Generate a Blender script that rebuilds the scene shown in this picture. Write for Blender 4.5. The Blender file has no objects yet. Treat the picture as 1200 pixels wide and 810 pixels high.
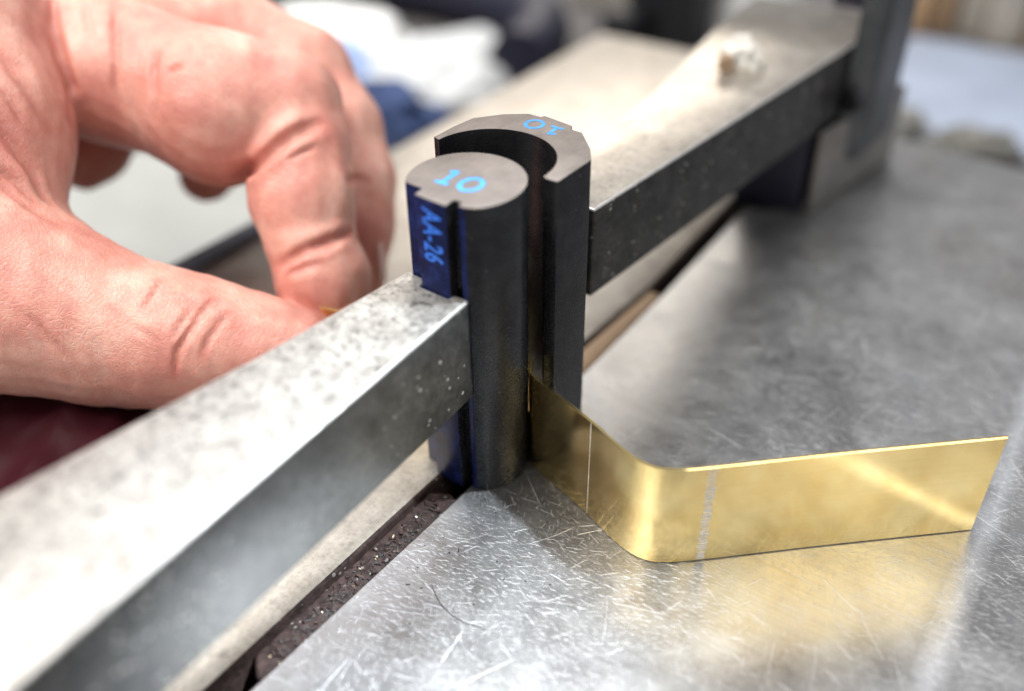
import bpy, bmesh, math, random
import numpy as np
from mathutils import Vector, Matrix

random.seed(7); np.random.seed(7)
MM = 0.001
S = bpy.context.scene
COL = S.collection

# ---------------------------------------------------------------- camera
cd = bpy.data.cameras.new('camera'); cam = bpy.data.objects.new('camera', cd); COL.objects.link(cam)
_r = Vector((0.83420904, 0.55130527, -0.0125609)); _u = Vector((-0.32268735, 0.50649294, 0.799586)); _f = Vector((-0.44717799, 0.66296863, -0.60042023))
m = Matrix((( _r.x, _u.x, -_f.x, 0.085179), (_r.y, _u.y, -_f.y, -0.107726), (_r.z, _u.z, -_f.z, 0.139393), (0, 0, 0, 1)))
cam.matrix_world = m
cd.sensor_width = 36; cd.lens = 33.9; cd.clip_start = 0.005; cd.clip_end = 20
cd.dof.use_dof = True; cd.dof.focus_distance = 0.181; cd.dof.aperture_fstop = 4.8
S.camera = cam

# ---------------------------------------------------------------- light of the workshop and added fills
W = bpy.data.worlds.new('World'); S.world = W; W.use_nodes = True
W.node_tree.nodes['Background'].inputs[0].default_value = (0.90, 0.93, 1.0, 1)
W.node_tree.nodes['Background'].inputs[1].default_value = 0.32

def area(name, loc, target, sx, sy, power, col):
    l = bpy.data.lights.new(name, 'AREA'); l.shape = 'RECTANGLE'; l.size = sx; l.size_y = sy; l.energy = power; l.color = col
    o = bpy.data.objects.new(name, l); COL.objects.link(o); o.location = loc
    o.rotation_euler = (Vector(target) - Vector(loc)).to_track_quat('-Z', 'Y').to_euler(); return o

def dirv(az, el):           # azimuth to the left of the camera heading, elevation, in degrees
    a = math.atan2(_f.y, _f.x) + math.radians(az); e = math.radians(el)
    return Vector((math.cos(a) * math.cos(e), math.sin(a) * math.cos(e), math.sin(e)))
for nm, az, el, dist, sx, sy, p, c in (
        ('ceiling_panel', 34, 49, 1.6, 0.50, 0.46, 3.1, (0.96, 0.98, 1.0)),
        ('overhead_fill', -14, 72, 1.6, 1.0, 0.5, 5.0, (0.98, 0.99, 1.0)),  # soft overhead fill, added to lift the tone of the table
        ('window_light', -3, 21, 2.6, 1.0, 0.42, 7.5, (1.0, 0.91, 0.80)),
        ('brass_fill', -137, 40, 1.5, 0.8, 0.4, 4.0, (1.0, 0.97, 0.90)),  # unseen fill behind the camera, added to brighten the brass
        ('key_lamp', 98, 66, 1.5, 0.8, 0.7, 27, (1.0, 0.97, 0.93))):
    area(nm, dirv(az, el) * dist, (0, 0, 0.02), sx, sy, p, c)

sl = bpy.data.lights.new('patch_spot', 'SPOT'); sl.energy = 78.0; sl.spot_size = math.radians(9); sl.spot_blend = 1.0; sl.shadow_soft_size = 0.03; sl.color = (0.84, 0.93, 1.0)  # unseen narrow spot, added to lay the bright patch beside the slot
so = bpy.data.objects.new('patch_spot', sl); COL.objects.link(so); so.location = Vector((0.009, -0.040, 0)) + dirv(-78, 60) * 0.6
so.rotation_euler = (-dirv(-78, 60)).to_track_quat('-Z', 'Y').to_euler()

S.view_settings.view_transform = 'Standard'; S.view_settings.look = 'None'
S.view_settings.exposure = 0.43; S.view_settings.gamma = 1.0
S.render.engine = 'CYCLES'; S.cycles.max_bounces = 8; S.cycles.use_denoising = True

# ---------------------------------------------------------------- node helpers
def mat(name):
    m = bpy.data.materials.new(name); m.use_nodes = True
    return m, m.node_tree, m.node_tree.nodes['Principled BSDF']

def nd(t, typ, **kw):
    n = t.nodes.new(typ)
    for k, v in kw.items():
        if k.startswith('i_'):
            key = k[2:]; n.inputs[int(key) if key.isdigit() else key.replace('_', ' ')].default_value = v
        else: setattr(n, k, v)
    return n

def coords(t, scale=(1, 1, 1), rot=(0, 0, 0)):
    tc = nd(t, 'ShaderNodeTexCoord'); mp = nd(t, 'ShaderNodeMapping')
    mp.inputs['Scale'].default_value = [s * 1000 for s in scale] if not isinstance(scale, (int, float)) else [scale * 1000] * 3
    mp.inputs['Rotation'].default_value = rot
    t.links.new(tc.outputs['Object'], mp.inputs[0]); return mp.outputs[0]

def noise(t, vec, scale, detail=4, rough=0.55, dist=0.0):
    n = nd(t, 'ShaderNodeTexNoise'); n.inputs['Scale'].default_value = scale; n.inputs['Detail'].default_value = detail
    n.inputs['Roughness'].default_value = rough; n.inputs['Distortion'].default_value = dist
    t.links.new(vec, n.inputs['Vector']); return n.outputs['Fac']

def ramp(t, fac, stops, interp='LINEAR'):
    r = nd(t, 'ShaderNodeValToRGB'); r.color_ramp.interpolation = interp
    e = r.color_ramp.elements
    while len(e) > 1: e.remove(e[-1])
    e[0].position = stops[0][0]; e[0].color = c4(stops[0][1])
    for p, c in stops[1:]:
        q = e.new(p); q.color = c4(c)
    t.links.new(fac, r.inputs[0]); return r.outputs[0]

def c4(c):
    if isinstance(c, (int, float)): return (c, c, c, 1)
    return (*c[:3], 1)

def mixc(t, fac, a, b, mode='MIX'):
    n = nd(t, 'ShaderNodeMix', data_type='RGBA', blend_type=mode)
    for s, v in ((0, fac), (6, a), (7, b)):
        if isinstance(v, bpy.types.NodeSocket): t.links.new(v, n.inputs[s])
        else: n.inputs[s].default_value = v if s == 0 else c4(v)
    return n.outputs[2]

def maths(t, op, a, b=None, c=None, clamp=False):
    n = nd(t, 'ShaderNodeMath', operation=op); n.use_clamp = clamp
    for i, v in enumerate((a, b, c)):
        if v is None: continue
        if isinstance(v, bpy.types.NodeSocket): t.links.new(v, n.inputs[i])
        else: n.inputs[i].default_value = v
    return n.outputs[0]

def bump(t, bsdf, h, strength, dist, prev=None):
    b = nd(t, 'ShaderNodeBump'); b.inputs['Strength'].default_value = strength; b.inputs['Distance'].default_value = dist * MM
    t.links.new(h, b.inputs['Height'])
    if prev is not None: t.links.new(prev, b.inputs['Normal'])
    t.links.new(b.outputs[0], bsdf.inputs['Normal']); return b.outputs[0]

def scratch_layer(t, vec, scale, width, length, curve, angle0=0.0, spread=6.283, warp=0.0):
    """short scratches: one line per Voronoi cell, each at its own angle (returns 0..1)"""
    v = nd(t, 'ShaderNodeTexVoronoi', feature='F1', voronoi_dimensions='2D'); v.inputs['Scale'].default_value = scale
    v.inputs['Randomness'].default_value = 1.0
    t.links.new(vec, v.inputs['Vector'])
    sc = nd(t, 'ShaderNodeVectorMath', operation='SCALE'); sc.inputs['Scale'].default_value = scale; t.links.new(vec, sc.inputs[0])
    ps = nd(t, 'ShaderNodeVectorMath', operation='SCALE'); ps.inputs['Scale'].default_value = scale; t.links.new(v.outputs['Position'], ps.inputs[0])
    d = nd(t, 'ShaderNodeVectorMath', operation='SUBTRACT'); t.links.new(sc.outputs[0], d.inputs[0]); t.links.new(ps.outputs[0], d.inputs[1])
    cs = nd(t, 'ShaderNodeSeparateColor'); t.links.new(v.outputs['Color'], cs.inputs[0])
    ang = maths(t, 'MULTIPLY_ADD', cs.outputs[0], spread, angle0)
    rt = nd(t, 'ShaderNodeVectorRotate', rotation_type='Z_AXIS'); t.links.new(d.outputs[0], rt.inputs['Vector']); t.links.new(ang, rt.inputs['Angle'])
    sp = nd(t, 'ShaderNodeSeparateXYZ'); t.links.new(rt.outputs[0], sp.inputs[0])
    yy = maths(t, 'MULTIPLY', sp.outputs[1], sp.outputs[1])
    bend = maths(t, 'MULTIPLY', maths(t, 'SUBTRACT', cs.outputs[1], 0.5), curve)
    x = maths(t, 'ABSOLUTE', maths(t, 'SUBTRACT', sp.outputs[0], maths(t, 'MULTIPLY', yy, bend)))
    wv = maths(t, 'MULTIPLY', maths(t, 'MULTIPLY_ADD', cs.outputs[2], 0.9, 0.25), width)
    a = maths(t, 'SUBTRACT', 1.0, maths(t, 'DIVIDE', x, wv), clamp=True)
    fade = maths(t, 'SUBTRACT', 1.0, maths(t, 'DIVIDE', maths(t, 'ABSOLUTE', sp.outputs[1]), length), clamp=True)
    fade = maths(t, 'MULTIPLY', fade, 2.5, clamp=True)
    return maths(t, 'MULTIPLY', a, fade)

# ---------------------------------------------------------------- materials
def m_table():
    m, t, b = mat('worn_steel_plate')
    v = coords(t, 1.0)
    big = noise(t, v, 0.022, 5, 0.6, 0.4)
    mid = noise(t, v, 0.11, 6, 0.65, 0.6)
    fine = noise(t, v, 1.6, 5, 0.7)
    vs = coords(t, (0.05, 2.2, 1), (0, 0, math.radians(30)))
    grain = noise(t, vs, 1.0, 5, 0.7)
    vs2 = coords(t, (2.5, 0.06, 1), (0, 0, math.radians(-8)))
    grain2 = noise(t, vs2, 1.0, 4, 0.7)
    base = ramp(t, big, [(0.30, (0.27, 0.27, 0.275)), (0.5, (0.46, 0.46, 0.46)), (0.68, (0.33, 0.315, 0.30))])
    stain = ramp(t, mid, [(0.30, (0.66, 0.64, 0.63)), (0.50, (0.88, 0.88, 0.88)), (0.68, (1, 1, 1))])
    base = mixc(t, 0.75, base, stain, 'MULTIPLY')
    g = ramp(t, grain, [(0.3, 0.72), (0.7, 1.08)])
    base = mixc(t, 0.6, base, g, 'MULTIPLY')
    sp = noise(t, v, 0.9, 2, 0.5)
    dots = ramp(t, sp, [(0.0, 0.25), (0.21, 0.35), (0.235, 1.0)])
    base = mixc(t, 0.8, base, dots, 'MULTIPLY')
    # scratches
    s1 = maths(t, 'MULTIPLY', scratch_layer(t, v, 0.21, 0.012, 0.40, 0.25, 0.3, 1.9), 0.8)
    s2 = scratch_layer(t, v, 0.47, 0.024, 0.42, 0.25, 0.9, 1.0)
    s3 = maths(t, 'MULTIPLY', scratch_layer(t, v, 0.075, 0.0045, 0.44, 0.4), 0.8)
    s4 = scratch_layer(t, v, 0.80, 0.036, 0.45, 0.2, 1.2, 0.6)
    s5 = scratch_layer(t, v, 0.60, 0.026, 0.45, 0.2, -0.7, 0.7)
    wear = ramp(t, noise(t, v, 0.035, 3, 0.5), [(0.40, 0.12), (0.60, 1.0)])
    s6 = maths(t, 'MULTIPLY', scratch_layer(t, v, 1.05, 0.045, 0.46, 0.2, 1.0, 1.4), 0.25)
    s = maths(t, 'MAXIMUM', maths(t, 'MAXIMUM', s1, s3), maths(t, 'MAXIMUM', maths(t, 'MULTIPLY', maths(t, 'MAXIMUM', maths(t, 'MAXIMUM', s2, s6), s4), wear), maths(t, 'MULTIPLY', s5, maths(t, 'SUBTRACT', 0.9, wear, clamp=True))))
    s = maths(t, 'POWER', s, 0.85, clamp=True)
    base = mixc(t, maths(t, 'MULTIPLY', s, 0.72), base, (0.95, 0.95, 0.96))
    # a bright reflection streak painted into the plate colour
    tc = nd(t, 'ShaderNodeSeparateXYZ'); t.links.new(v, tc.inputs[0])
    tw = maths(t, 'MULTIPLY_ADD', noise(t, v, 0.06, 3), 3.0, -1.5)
    reflection_band = maths(t, 'SUBTRACT', 1.0, maths(t, 'DIVIDE', maths(t, 'ABSOLUTE', maths(t, 'ADD', maths(t, 'SUBTRACT', tc.outputs[0], 89.5), tw)), 3.2), clamp=True)
    base = mixc(t, maths(t, 'MULTIPLY', reflection_band, 0.6), base, (0.86, 0.87, 0.9))
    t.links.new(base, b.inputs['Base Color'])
    t.links.new(maths(t, 'MULTIPLY_ADD', s, -0.7, 0.84), b.inputs['Metallic'])
    ro = maths(t, 'MULTIPLY_ADD', mid, 0.30, 0.14)
    ro = maths(t, 'ADD', ro, maths(t, 'MULTIPLY', fine, 0.12))
    ro = maths(t, 'ADD', ro, maths(t, 'MULTIPLY', s, 0.25), clamp=True)
    t.links.new(ro, b.inputs['Roughness'])
    n1 = bump(t, b, grain, 0.35, 0.035)
    n2 = bump(t, b, fine, 0.28, 0.03, n1)
    n2 = bump(t, b, grain2, 0.12, 0.02, n2)
    bump(t, b, s, 0.7, 0.04, n2)
    return m

def m_ground(name, lo, hi, rough, scale=0.25, spots=0.0, spot_col=0.3, metal=0.85, grain_rot=0.0, chips=0.0, bumpy=0.3, fine=0.0, spec=0.5):
    m, t, b = mat(name)
    v = coords(t, 1.0)
    n = noise(t, v, scale, 6, 0.62, 0.3); f = noise(t, v, scale * 9, 4, 0.7)
    base = ramp(t, n, [(0.3, lo), (0.7, hi)])
    if spots:
        sp = noise(t, v, scale * 2.4, 5, 0.6)
        base = mixc(t, spots, base, ramp(t, sp, [(0.30, spot_col), (0.44, 1.0)]), 'MULTIPLY')
    if fine:
        base = mixc(t, fine, base, ramp(t, noise(t, v, 0.95, 5, 0.75), [(0.36, 0.35), (0.50, 0.95), (0.62, 1.25)]), 'MULTIPLY')
    g = noise(t, coords(t, (3.0, 0.10, 3.0), (0, 0, grain_rot)), 1.0, 4, 0.7)
    base = mixc(t, 0.35, base, ramp(t, g, [(0.3, 0.7), (0.7, 1.1)]), 'MULTIPLY')
    if chips:
        vo = nd(t, 'ShaderNodeTexVoronoi', feature='F1'); vo.inputs['Scale'].default_value = 0.9
        t.links.new(v, vo.inputs['Vector'])
        cs = nd(t, 'ShaderNodeSeparateColor'); t.links.new(vo.outputs['Color'], cs.inputs[0])
        rad = maths(t, 'MULTIPLY', maths(t, 'POWER', cs.outputs[0], 4.0), 0.42)
        k = maths(t, 'GREATER_THAN', rad, maths(t, 'MULTIPLY_ADD', f, 0.12, vo.outputs['Distance']))
        base = mixc(t, maths(t, 'MULTIPLY', k, chips), base, (0.75, 0.72, 0.66))
    t.links.new(base, b.inputs['Base Color']); b.inputs['Metallic'].default_value = metal; b.inputs['Specular IOR Level'].default_value = spec
    t.links.new(maths(t, 'MULTIPLY_ADD', f, 0.25, rough - 0.12, clamp=True), b.inputs['Roughness'])
    n1 = bump(t, b, f, bumpy, 0.06); bump(t, b, g, 0.25, 0.03, n1)
    return m

def m_plain(name, col, rough=0.6, metal=0.0, var=0.15, scale=0.05, bstr=0.2, spec=0.5, sheen=0.0):
    m, t, b = mat(name)
    v = coords(t, 1.0); n = noise(t, v, scale, 5, 0.6)
    base = mixc(t, var, col, ramp(t, n, [(0.3, 0.35), (0.7, 1.6)]), 'MULTIPLY')
    t.links.new(base, b.inputs['Base Color']); b.inputs['Roughness'].default_value = rough
    b.inputs['Metallic'].default_value = metal; b.inputs['Specular IOR Level'].default_value = spec
    if bstr: bump(t, b, noise(t, v, scale * 6, 4, 0.6), bstr, 0.5)
    return m

def m_black_oxide(name='black_oxide_steel', ink=False):
    m, t, b = mat(name)
    v = coords(t, 1.0)
    n = noise(t, v, 0.3, 5, 0.65); f = noise(t, v, 2.2, 4, 0.7)
    if ink:
        base = ramp(t, n, [(0.32, (0.003, 0.004, 0.018)), (0.52, (0.006, 0.011, 0.055)), (0.75, (0.016, 0.030, 0.13))])
        base = mixc(t, 0.7, base, ramp(t, f, [(0.35, 0.5), (0.65, 1.5)]), 'MULTIPLY')
    else:
        base = ramp(t, n, [(0.3, (0.006, 0.006, 0.008)), (0.7, (0.017, 0.017, 0.018))])
        vo = nd(t, 'ShaderNodeTexVoronoi', feature='F1'); vo.inputs['Scale'].default_value = 1.1; t.links.new(v, vo.inputs['Vector'])
        cs = nd(t, 'ShaderNodeSeparateColor'); t.links.new(vo.outputs['Color'], cs.inputs[0])
        k = maths(t, 'GREATER_THAN', maths(t, 'MULTIPLY', maths(t, 'POWER', cs.outputs[0], 6.0), 0.13), vo.outputs['Distance'])
        base = mixc(t, maths(t, 'MULTIPLY', k, 0.5), base, (0.35, 0.34, 0.33))
    t.links.new(base, b.inputs['Base Color'])
    b.inputs['Metallic'].default_value = 0.0 if ink else 0.35
    b.inputs['Specular IOR Level'].default_value = 0.12 if ink else 0.5
    t.links.new(maths(t, 'MULTIPLY_ADD', f, 0.25, 0.40 if ink else 0.15), b.inputs['Roughness'])
    bump(t, b, f, 0.14, 0.03)
    return m

def m_sanded():
    m, t, b = mat('sanded_die_face')
    v = coords(t, 1.0); n = noise(t, v, 0.12, 5, 0.6); f = noise(t, v, 2.5, 4, 0.7)
    g = noise(t, coords(t, (2.5, 0.12, 1), (0, 0, 0.7)), 1.0, 4, 0.7)
    base = ramp(t, n, [(0.3, (0.135, 0.114, 0.102)), (0.7, (0.225, 0.194, 0.176))])
    base = mixc(t, 0.35, base, ramp(t, g, [(0.3, 0.7), (0.7, 1.25)]), 'MULTIPLY')
    t.links.new(base, b.inputs['Base Color']); b.inputs['Metallic'].default_value = 0.45; b.inputs['Specular IOR Level'].default_value = 0.25
    t.links.new(maths(t, 'MULTIPLY_ADD', f, 0.2, 0.45), b.inputs['Roughness'])
    bump(t, b, f, 0.25, 0.03); return m

def m_brass():
    m, t, b = mat('sheet_brass')
    v = coords(t, 1.0)
    g = noise(t, coords(t, (0.05, 0.05, 2.6)), 1.0, 5, 0.7); n = noise(t, v, 0.12, 4, 0.6)
    base = ramp(t, n, [(0.3, (0.90, 0.66, 0.26)), (0.7, (0.97, 0.78, 0.38))])
    base = mixc(t, 0.25, base, ramp(t, g, [(0.3, 0.75), (0.7, 1.1)]), 'MULTIPLY')
    sc = scratch_layer(t, coords(t, 1.0, (math.radians(90), 0, 0)), 0.35, 0.012, 0.4, 0.8)
    base = mixc(t, maths(t, 'MULTIPLY', sc, 0.35), base, (0.98, 0.9, 0.65))
    t.links.new(base, b.inputs['Base Color']); b.inputs['Metallic'].default_value = 1.0
    t.links.new(maths(t, 'MULTIPLY_ADD', g, 0.14, 0.08), b.inputs['Roughness'])
    n1 = bump(t, b, g, 0.25, 0.02); bump(t, b, n, 0.15, 0.1, n1)
    return m

def m_skin():
    m, t, b = mat('skin')
    v = coords(t, 1.0)
    n = noise(t, v, 0.07, 5, 0.6, 0.3); n2 = noise(t, v, 0.45, 4, 0.65)
    at = nd(t, 'ShaderNodeAttribute', attribute_name='flush')
    base = ramp(t, n, [(0.3, (0.58, 0.235, 0.19)), (0.5, (0.69, 0.335, 0.265)), (0.7, (0.79, 0.48, 0.39))])
    base = mixc(t, 0.35, base, ramp(t, n2, [(0.3, (0.80, 0.62, 0.58)), (0.7, (1.1, 1.1, 1.08))]), 'MULTIPLY')
    base = mixc(t, maths(t, 'MULTIPLY', at.outputs['Fac'], 0.45), base, (0.42, 0.07, 0.045))
    t.links.new(base, b.inputs['Base Color'])
    b.inputs['Subsurface Weight'].default_value = 0.55
    b.inputs['Subsurface Radius'].default_value = (1.0, 0.28, 0.16)
    b.inputs['Subsurface Scale'].default_value = 0.0021
    b.inputs['Specular IOR Level'].default_value = 0.5
    f = noise(t, v, 1.6, 5, 0.7)
    t.links.new(maths(t, 'MULTIPLY_ADD', f, 0.3, 0.26), b.inputs['Roughness'])
    # skin relief: cross-hatched fine folds and pores
    w1 = noise(t, coords(t, (0.35, 1.5, 0.8), (0.3, 0.2, 0.5)), 1.0, 5, 0.65, 0.6)
    w2 = noise(t, coords(t, (1.4, 0.4, 0.9), (0.1, 0.6, -0.4)), 1.0, 5, 0.65, 0.6)
    vo = nd(t, 'ShaderNodeTexVoronoi', feature='DISTANCE_TO_EDGE'); vo.inputs['Scale'].default_value = 1.1; t.links.new(v, vo.inputs['Vector'])
    e = ramp(t, vo.outputs['Distance'], [(0.0, 0.0), (0.12, 1.0)])
    a = bump(t, b, w1, 0.36, 0.5); a = bump(t, b, w2, 0.30, 0.4, a); a = bump(t, b, e, 0.5, 0.10, a); bump(t, b, f, 0.4, 0.14, a)
    return m

M = dict(
    bracket=m_ground('mid_grey_bracket_steel', (0.16, 0.15, 0.14), (0.28, 0.265, 0.25), 0.5, 0.1, metal=0.4),
    table=m_table(),
    ledge=m_ground('pale_machined_steel', (0.42, 0.375, 0.32), (0.64, 0.59, 0.52), 0.36, 0.12, 0.5, 0.4, fine=0.3),
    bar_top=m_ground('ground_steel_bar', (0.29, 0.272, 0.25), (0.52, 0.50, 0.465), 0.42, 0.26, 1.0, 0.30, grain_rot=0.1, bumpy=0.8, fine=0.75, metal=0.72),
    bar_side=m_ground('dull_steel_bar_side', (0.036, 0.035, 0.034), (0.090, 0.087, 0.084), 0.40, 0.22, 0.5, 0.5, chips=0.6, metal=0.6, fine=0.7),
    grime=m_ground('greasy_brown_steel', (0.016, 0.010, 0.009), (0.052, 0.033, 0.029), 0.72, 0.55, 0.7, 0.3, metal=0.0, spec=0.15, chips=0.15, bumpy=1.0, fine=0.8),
    column=m_ground('grey_column_steel', (0.06, 0.063, 0.068), (0.12, 0.125, 0.13), 0.45, 0.1, metal=0.6),
    chip=m_ground('bright_brass_chip', (0.75, 0.58, 0.35), (0.95, 0.85, 0.65), 0.3, 0.8, metal=1.0),
    dirt=m_plain('dark_grit', (0.03, 0.028, 0.027), 0.8),
    oxide=m_black_oxide(), ink=m_black_oxide('blue_layout_ink', True), face=m_sanded(), brass=m_brass(), skin=m_skin(),
    blue_print=m_plain('light_blue_paint', (0.03, 0.235, 0.62), 0.6, var=0.35, scale=0.9, bstr=0.0),
    blue_deep=m_plain('bright_blue_ink', (0.02, 0.16, 0.72), 0.5, var=0.5, scale=1.2, bstr=0.0),
    wornmark=m_ground('scribed_mark', (0.62, 0.56, 0.46), (0.85, 0.81, 0.74), 0.45, 0.9, metal=0.6),
    navy=m_plain('navy_plastic', (0.005, 0.005, 0.018), 0.5), black=m_plain('black_plastic', (0.008, 0.008, 0.010), 0.5),
    white=m_plain('white_paper', (0.80, 0.80, 0.78), 0.7, var=0.1), pale=m_plain('pale_grey_paper', (0.55, 0.56, 0.56), 0.7, var=0.2),
    sheet=m_plain('grey_white_paper', (0.36, 0.365, 0.345), 0.75, var=0.3, scale=0.008), paleblue=m_plain('pale_blue_sheet', (0.27, 0.31, 0.39), 0.7, var=0.25, scale=0.02),
    bluecloth=m_plain('blue_cloth', (0.035, 0.06, 0.15), 0.85, var=0.6, scale=0.06), lightblue=m_plain('light_blue_cloth', (0.42, 0.54, 0.80), 0.85, var=0.2),
    tealblue=m_plain('blue_container', (0.01, 0.07, 0.20), 0.5), bench=m_plain('grey_bench_top', (0.11, 0.10, 0.098), 0.6, var=0.5, scale=0.012),
    greycloth=m_plain('grey_rag', (0.17, 0.165, 0.15), 0.9, var=0.5), wood=m_plain('pale_wood', (0.50, 0.32, 0.18), 0.6, var=0.4, scale=0.02),
    wood2=m_plain('brown_wood', (0.30, 0.20, 0.12), 0.6, var=0.4, scale=0.02), greywood=m_plain('grey_board', (0.33, 0.30, 0.26), 0.7, var=0.3),
    maroon=m_plain('dark_maroon_shade', (0.030, 0.003, 0.006), 0.6, spec=0.12, var=0.3), railblue=m_plain('blue_grey_paint', (0.14, 0.17, 0.22), 0.6, var=0.3),  # maroon: colour of the palm in shadow, for the heap under the hand
worn_edge=m_ground('bright_worn_edge', (0.62, 0.60, 0.57), (0.85, 0.83, 0.80), 0.38, 0.5), foam=m_plain('white_foam', (0.62, 0.60, 0.55), 0.8, var=0.05), nail=m_plain('fingernail', (0.66, 0.42, 0.38), 0.25, var=0.1, bstr=0.0),
)

# ---------------------------------------------------------------- mesh helpers (all coordinates in millimetres)
def link(o, parent=None):
    COL.objects.link(o)
    if parent is not None: o.parent = parent
    return o

def tag(o, label=None, cat=None, group=None, kind=None):
    for k, v in (('label', label), ('category', cat), ('group', group), ('kind', kind)):
        if v: o[k] = v
    return o

def from_bm(name, bm, material, parent=None, smooth=None, origin=(0, 0, 0)):
    me = bpy.data.meshes.new(name)
    bmesh.ops.recalc_face_normals(bm, faces=bm.faces)
    bm.to_mesh(me); bm.free()
    me.transform(Matrix.Translation(-Vector(origin))); me.transform(Matrix.Scale(MM, 4))
    for mm in (material if isinstance(material, (list, tuple)) else [material]): me.materials.append(mm)
    if smooth is not None:
        me.polygons.foreach_set('use_smooth', [True] * len(me.polygons))
        me.set_sharp_from_angle(angle=math.radians(smooth))
    o = bpy.data.objects.new(name, me); link(o, parent)
    o.location = Vector(origin) * MM - (parent_world(parent) if parent else Vector())
    return o

def parent_world(p):
    v = Vector()
    while p is not None: v += p.location; p = p.parent
    return v

def empty(name, loc):
    o = bpy.data.objects.new(name, None); o.empty_display_size = 0.01; link(o); o.location = Vector(loc) * MM; return o

def poly_prism(poly, z0, z1, bevel=0.0, segs=2, wobble=0.0, only_top=False):
    bm = bmesh.new()
    bot = [bm.verts.new((x, y, z0)) for x, y in poly]; top = [bm.verts.new((x, y, z1)) for x, y in poly]
    n = len(poly)
    bm.faces.new(bot[::-1]); bm.faces.new(top)
    for i in range(n): bm.faces.new((bot[i], bot[(i + 1) % n], top[(i + 1) % n], top[i]))
    bmesh.ops.recalc_face_normals(bm, faces=bm.faces)
    if bevel:
        es = [e for e in bm.edges if len(e.link_faces) == 2 and e.calc_face_angle(0) > math.radians(25)]
        if only_top: es = [e for e in es if all(abs(v.co.z - z1) < 1e-5 for v in e.verts)]
        bmesh.ops.bevel(bm, geom=es, offset=bevel, segments=segs, profile=0.5, affect='EDGES', clamp_overlap=True)
    return bm

def box_bm(x0, x1, y0, y1, z0, z1, bevel=0.5, segs=2):
    return poly_prism([(x0, y0), (x1, y0), (x1, y1), (x0, y1)], z0, z1, bevel, segs)

def tube_bm(pts, r, seg=14, radii=None):
    bm = bmesh.new(); pts = [Vector(p) for p in pts]; rings = []
    for i, p in enumerate(pts):
        d = (pts[min(i + 1, len(pts) - 1)] - pts[max(i - 1, 0)]).normalized()
        a = d.orthogonal().normalized() if i == 0 else (prev - d * prev.dot(d)).normalized()
        prev = a; b = d.cross(a); rr = radii[i] if radii else r
        rings.append([bm.verts.new(p + (a * math.cos(2 * math.pi * k / seg) + b * math.sin(2 * math.pi * k / seg)) * rr) for k in range(seg)])
    for A, B in zip(rings[:-1], rings[1:]):
        for k in range(seg): bm.faces.new((A[k], A[(k + 1) % seg], B[(k + 1) % seg], B[k]))
    bm.faces.new(rings[0][::-1]); bm.faces.new(rings[-1]); return bm

def spline(pts, n=8):
    P = [Vector(p) for p in pts]; out = []
    for i in range(len(P) - 1):
        p0, p1, p2, p3 = P[max(i - 1, 0)], P[i], P[i + 1], P[min(i + 2, len(P) - 1)]
        for k in range(n):
            t = k / n
            out.append(0.5 * ((2 * p1) + (p2 - p0) * t + (2 * p0 - 5 * p1 + 4 * p2 - p3) * t * t + (3 * p1 - p0 - 3 * p2 + p3) * t ** 3))
    out.append(P[-1]); return out

def crumple_bm(cx, cy, z, rx, ry, h, seed=0, rough=0.25, nu=60, nv=26, rot=0.0):
    """a closed crumpled heap standing on height z"""
    rs = np.random.RandomState(seed); bm = bmesh.new(); K = [(rs.normal(size=3) * rs.uniform(1.2, 6), rs.uniform(0, 6.28), rs.uniform(.3, 1)) for _ in range(22)]
    rows = []
    for j in range(nv + 1):
        ph = math.pi / 2 * j / nv
        row = []
        for i in range(nu):
            th = 2 * math.pi * i / nu
            d = np.array([math.cos(th) * math.cos(ph), math.sin(th) * math.cos(ph), math.sin(ph)])
            f = sum(w * (1 - 2 * abs(math.sin(k @ d + p))) for k, p, w in K) / 8
            r = 1 + rough * f
            x, y = d[0] * rx * r, d[1] * ry * r
            X = x * math.cos(rot) - y * math.sin(rot); Y = x * math.sin(rot) + y * math.cos(rot)
            row.append(bm.verts.new((cx + X, cy + Y, z + max(0.0, d[2] * h * r) if j else z)))
            if j == nv: break
        rows.append(row)
    for j in range(nv):
        A, B = rows[j], rows[j + 1]
        for i in range(nu):
            if len(B) == 1: bm.faces.new((A[i], A[(i + 1) % nu], B[0]))
            else: bm.faces.new((A[i], A[(i + 1) % nu], B[(i + 1) % nu], B[i]))
    bm.faces.new(rows[0][::-1]); return bm

# ---------------------------------------------------------------- the setting: table, ledge, slot, bench
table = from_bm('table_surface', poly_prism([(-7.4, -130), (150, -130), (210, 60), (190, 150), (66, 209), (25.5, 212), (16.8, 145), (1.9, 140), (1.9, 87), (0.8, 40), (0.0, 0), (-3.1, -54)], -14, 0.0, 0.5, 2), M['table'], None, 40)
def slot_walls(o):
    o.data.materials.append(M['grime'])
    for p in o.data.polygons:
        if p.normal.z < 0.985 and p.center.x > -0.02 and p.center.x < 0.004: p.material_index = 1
slot_walls(table)
tag(table, 'scratched steel machine table on the right of the slot, bright brushed metal', kind='structure')
ledge = from_bm('ledge_surface', poly_prism([(-11.6, -130), (-8.7, -57), (-6.6, 0), (-4.7, 55), (-2.0, 87), (-2.9, 138), (-6, 250), (-108, 250), (-113, 54), (-122, -130)], -14, 0.0, 0.7, 3), M['ledge'], None, 40)
slot_walls(ledge)
tag(ledge, 'pale machined steel ledge running under the bars on the left of the slot', kind='structure')
bench = from_bm('workbench_surface', box_bm(-2200, 1500, -900, 2600, -72, -60, 2), M['bench'], None, 40)
tag(bench, 'blurred grey workbench surface behind the machine', kind='structure')
slotf = from_bm('slot_floor', box_bm(-14, 4, -130, 250, -26, -14.3, 0), M['black'], None)
tag(slotf, 'black bottom of the slot between ledge and table', kind='structure')
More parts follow.
